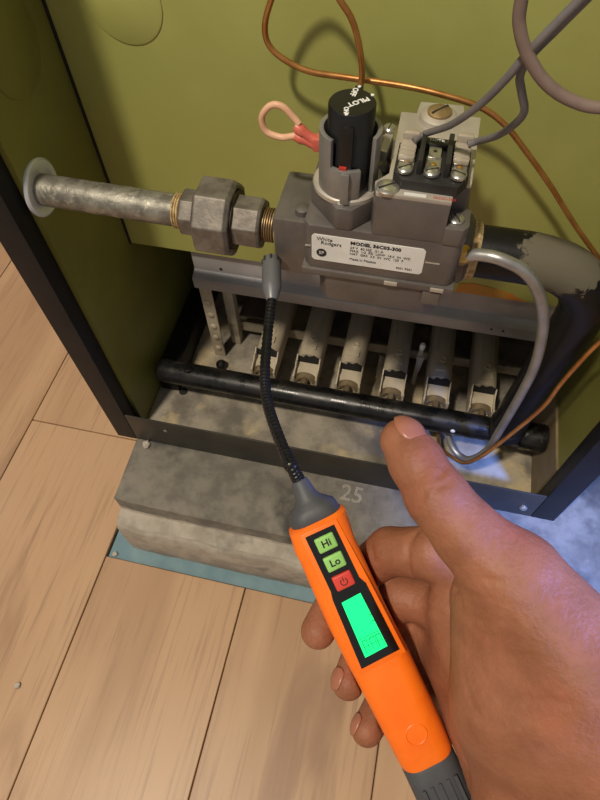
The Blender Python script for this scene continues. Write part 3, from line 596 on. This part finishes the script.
PALM = [[(58.8, 83.0, 432.5, 12.0), (102.4, 36.1, 429.4, 22.0)],
    [(71.4, 65.3, 412.9, 12.0), (110.1, 30.9, 419.2, 24.0)],
    [(83.8, 45.6, 392.2, 12.0), (119.5, 18.4, 404.4, 24.0)],
    [(96.8, 26.8, 371.9, 11.0), (129.2, 5.3, 389.2, 24.0)],
    [(60.2, 53.3, 456.9, 13.0), (70.5, 30.5, 433.5, 17.0)],
    [(70.5, 30.5, 433.5, 17.0), (95.0, 2.8, 414.3, 26.0)],
    [(95.0, 2.8, 414.3, 26.0), (166.6, -35.9, 370.6, 27.0)],
    [(165.5, -21.4, 397.0, 27.0), (300.0, -120.0, 415.0, 33.0)],
    [(102.4, 36.1, 429.4, 26.0), (151.1, -6.8, 413.9, 30.0)],
    [(58.3, 49.5, 400.9, 14.0), (85.4, 13.8, 377.7, 18.0)],
    [(50.2, 69.2, 425.6, 13.0), (60.8, 51.9, 413.6, 14.0)],
    [(50.2, 64.7, 465.2, 9.0), (71.6, 34.8, 453.4, 20.0)],
    [(71.6, 34.8, 453.4, 20.0), (113.4, 11.6, 436.6, 28.0)],
    [(33.3, 66.3, 388.9, 9.0), (63.3, 63.5, 399.0, 13.0)],
    [(56.7, 42.6, 367.6, 9.0), (74.4, 41.1, 378.1, 13.0)]]
CREASES = [([(28.0, 98.8, 506.4), (25.0, 92.6, 508.1)], 1.2, 1.1),
    ([(29.7, 92.1, 507.9), (25.4, 89.2, 508.0)], 1.2, 1.1),
    ([(21.4, 86.5, 505.8), (20.6, 84.1, 503.8), (19.3, 83.2, 501.3)], 0.6, 1.0),
    ([(8.2, 88.2, 433.1), (10.7, 81.9, 432.1)], 1.2, 1.1),
    ([(27.5, 95.8, 444.6), (24.4, 88.1, 444.5), (25.2, 81.4, 441.5), (27.4, 77.7, 435.2)], 1.4, 1.2),
    ([(40.5, 64.5, 473.3), (42.6, 61.3, 485.3), (45.8, 59.1, 490.0), (49.1, 58.6, 493.6)], 0.7, 1.2),
    ([(40.6, 64.2, 474.5), (40.8, 63.5, 486.4), (41.5, 64.3, 492.3)], 0.6, 1.1),
    ([(45.5, 64.1, 496.1), (50.9, 63.3, 498.6), (56.2, 64.6, 500.8)], 0.75, 1.0),
    ([(46.3, 54.6, 477.0), (51.3, 52.5, 486.2), (56.8, 52.8, 493.1)], 0.75, 1.0),
    ([(50.0, 49.6, 478.0), (55.3, 47.6, 485.0), (58.8, 48.2, 490.1)], 0.75, 1.0),
    ([(57.6, 43.5, 483.1), (63.9, 43.6, 489.9)], 0.75, 1.0),
    ([(58.9, 30.3, 474.2), (67.8, 31.7, 483.2), (76.5, 32.3, 489.8)], 0.75, 1.2),
    ([(48.8, 43.4, 469.8), (47.5, 39.4, 463.8), (51.1, 29.4, 464.0), (55.3, 23.1, 465.5)], 0.5, 1.5),
    ([(31.3, 70.8, 420.2), (36.9, 68.3, 424.7), (42.2, 64.6, 435.0)], 1.2, 1.2)]
NAILS = [('thumbnail', (11.8, 110.2, 498.3), (-0.625, 0.777, 0.078), (0.303, 0.149, 0.941), 9.0, 12, 13),
    ('fingernail', (9.5, 33.3, 388.3), (-0.234, -0.967, 0.104), (-0.769, 0.250, 0.589), 8.0, 9, 10),
    ('fingernail', (22.9, 16.6, 370.4), (-0.374, -0.920, 0.119), (-0.840, 0.391, 0.377), 7.8, 9, 10)]
def h_cone(p, a, b):
    A = np.array(a[:3], dtype=np.float32); B = np.array(b[:3], dtype=np.float32); ab = B-A
    q = p-A; t = np.clip((q@ab)/float(ab@ab), 0, 1)
    q = q-t[..., None]*ab
    return np.sqrt((q*q).sum(-1))-(a[3]+t*np.float32(b[3]-a[3]))
def h_min(a, b, k):
    h = np.clip(.5+.5*(b-a)/k, 0, 1); return b+(a-b)*h-k*h*(1-h)
def h_sdf(p, c=None, rad=0):      # c, rad: skip pieces too far from this block to matter
    far = lambda a, b: c is not None and h_cone(c, a, b) > rad+16
    P = T = np.full(p.shape[:-1], 40, np.float32)
    for a, b in PALM:
        if far(a, b): continue
        d = h_cone(p, a, b); P = h_min(P, d, 14)
    for a, b in zip(THUMB[:-1], THUMB[1:]):
        if far(a, b): continue
        d = h_cone(p, a, b); T = h_min(T, d, 2.5)
    D = h_min(P, T, 14)
    for v in FINGERS.values():
        F = None
        for a, b in zip(v[:-1], v[1:]):
            if far(a, b): continue
            d = h_cone(p, a, b); F = d if F is None else h_min(F, d, 2)
        if F is not None: D = np.minimum(D, h_min(P, F, 5))
    # flesh flattens where it presses against the detector's body
    q = p-np.array(PA, dtype=np.float32)*1000; c3 = [q@np.array(e, dtype=np.float32) for e in (pw, pu, pn)]
    ex = np.stack([np.abs(c3[0]+1.2)-9.2, np.abs(c3[1]+88)-88, np.abs(c3[2]+11.2)-6.5], -1)
    dp_ = np.sqrt((np.maximum(ex, 0)**2).sum(-1))+np.minimum(ex.max(-1), 0)-5.2
    D = np.maximum(D, -dp_)
    for pl, dp, wd in CREASES:
        g = None
        for a, b in zip(pl[:-1], pl[1:]):
            a, b = tuple(a)+(0.,), tuple(b)+(0.,)
            if far(a, b): continue
            d = h_cone(p, a, b); g = d if g is None else np.minimum(g, d)
        if g is not None: D = D+np.float32(dp)*np.exp(-(g/np.float32(wd))**2)
    return D
def surface_nets(D, org, h):
    ins = D < 0
    sx, sy, sz = D.shape; n = (sx-1, sy-1, sz-1)
    cnt = np.zeros(n, np.int8); acc = np.zeros(n+(3,), np.float32)
    cs = [(i, j, k) for i in (0, 1) for j in (0, 1) for k in (0, 1)]
    sl = lambda c, A: A[c[0]:c[0]+n[0], c[1]:c[1]+n[1], c[2]:c[2]+n[2]]
    for a in cs:
        for ax in range(3):
            if a[ax]: continue
            b = list(a); b[ax] = 1; b = tuple(b)
            da, db = sl(a, D), sl(b, D); cross = sl(a, ins) != sl(b, ins)
            t = np.where(cross, da/np.where(cross, da-db, 1), 0)
            cnt += cross
            for q in range(3):
                acc[..., q] += np.where(cross, a[q]+(t if q == ax else 0), 0)
    act = cnt > 0; idx = -np.ones(n, np.int32); idx[act] = np.arange(act.sum())
    g = np.argwhere(act); V = (g+acc[act]/cnt[act][:, None])*h+org
    F = []
    for ax in range(3):
        u, v = (ax+1) % 3, (ax+2) % 3
        s0 = [slice(None)]*3; s1 = [slice(None)]*3; s0[ax] = slice(0, -1); s1[ax] = slice(1, None)
        e = np.argwhere(ins[tuple(s0)] != ins[tuple(s1)])
        e = e[(e[:, u] > 0) & (e[:, v] > 0) & (e[:, u] < n[u]) & (e[:, v] < n[v])]
        sgn = ins[tuple(e.T)]
        def ci(du, dv):
            q = e.copy(); q[:, u] += du; q[:, v] += dv; return idx[tuple(q.T)]
        Q = np.stack([ci(-1, -1), ci(0, -1), ci(0, 0), ci(-1, 0)], 1)
        Q[~sgn] = Q[~sgn][:, ::-1]; F.append(Q)
    return V, np.concatenate(F)
H = 1.0
allp = np.array([q[:3]+(q[3],) for v in FINGERS.values() for q in v]+list(THUMB)+[q for ab in PALM for q in ab])
lo = (allp[:, :3]-allp[:, 3:]).min(0)-4; hi = (allp[:, :3]+allp[:, 3:]).max(0)+4
BS = 20; nb_ = (np.ceil((hi-lo)/H/BS)).astype(int); dims = nb_*BS+1
gx = [np.arange(dims[i], dtype=np.float32)*H+np.float32(lo[i]) for i in range(3)]
cen = np.stack(np.meshgrid(*[(np.arange(nb_[i], dtype=np.float32)+.5)*BS*H+np.float32(lo[i]) for i in range(3)], indexing='ij'), -1)
dc = h_sdf(cen); D = np.full(tuple(dims), 9, np.float32)
for bi, bj, bk in np.ndindex(*nb_):                      # evaluate the field only in blocks near the surface
    s3 = tuple(slice(b_*BS, b_*BS+BS+1) for b_ in (bi, bj, bk))
    if abs(dc[bi, bj, bk]) > BS*H*.95+8:
        D[s3] = 9 if dc[bi, bj, bk] > 0 else -9
    else: D[s3] = h_sdf(np.stack(np.meshgrid(*[gx[i][s3[i]] for i in range(3)], indexing='ij'), -1), cen[bi, bj, bk], BS*H*.9)
D[0] = D[-1] = 5; D[:, 0] = D[:, -1] = 5; D[:, :, 0] = D[:, :, -1] = 5
V, F = surface_nets(D, lo, H)
me = bpy.data.meshes.new('person'); me.from_pydata((V*.001).tolist(), [], F.tolist()); me.validate()
bm = bmesh.new(); bm.from_mesh(me)
for _ in range(2): bmesh.ops.smooth_vert(bm, verts=bm.verts, factor=.4, use_axis_x=True, use_axis_y=True, use_axis_z=True)
bmesh.ops.recalc_face_normals(bm, faces=bm.faces); bm.to_mesh(me); bm.free()
for p_ in me.polygons: p_.use_smooth = True
hand = link('person', me, 'skin'); tag(hand, 'bare right hand gripping the orange detector, thumb pointing forward', 'hand')
for nm, a, ax, nn, r, wdt, lng in NAILS:
    a = Vector(a); ax = Vector(ax); nn = Vector(nn); sd = ax.cross(nn)
    R = []; na, nb = 10, 8
    for i in range(na+1):
        t = i/na; L_ = -lng*.35+lng*t; row = []
        for j in range(nb+1):
            s_ = (j/nb*2-1); w_ = wdt*.5*(1-.25*abs(t-.45)**2*4)*(1 if t < .85 else (1-(t-.85)*1.8)); w_ *= math.sqrt(max(0, 1-max(0, 1-t/.3)**2))*.75+.25; th = s_*w_/r
            rr = r+.45-(max(0, L_)/r)**2*r*.55
            row.append((a+ax*L_+(nn*math.cos(th)+sd*math.sin(th))*rr)*.001)
        R.append(row)
    bmn = bmesh.new(); VV = [[bmn.verts.new(q) for q in row] for row in R]
    for i in range(na):
        for j in range(nb): bmn.faces.new((VV[i][j], VV[i+1][j], VV[i+1][j+1], VV[i][j+1]))
    bmesh.ops.recalc_face_normals(bmn, faces=bmn.faces)
    mn = bpy.data.meshes.new(nm); bmn.to_mesh(mn); bmn.free()
    for p_ in mn.polygons: p_.use_smooth = True
    no = link(nm, mn, 'nail', hand); so = no.modifiers.new('thickness', 'SOLIDIFY'); so.thickness = .0007; so.offset = 0
# a few crumbs of grit on the floor and on the slab
rg = random.Random(11)
GR = [(-.3316, -.0075, .0, 'pale crumb of grit lying on the oak floor'), (-.284, .1535, -.004, 'pale pebble of grit on the blue underlay corner'), (-.2555, .2595, .1, 'brown lump of grit on the slab beside the corner post')]
for x, y, z, lb_ in GR:
    bmg = bmesh.new(); bmesh.ops.create_icosphere(bmg, subdivisions=2, radius=.0035 if z < .05 else .005)
    for v_ in bmg.verts: v_.co *= rg.uniform(.8, 1.15); v_.co.z *= .6
    zm = min(v_.co.z for v_ in bmg.verts)
    mg = bpy.data.meshes.new('grit'); bmg.to_mesh(mg); bmg.free()
    o = link('grit', mg, 'stone'); o.location = (x, y, z-zm); tag(o, lb_, 'grit', 'crumbs of grit')
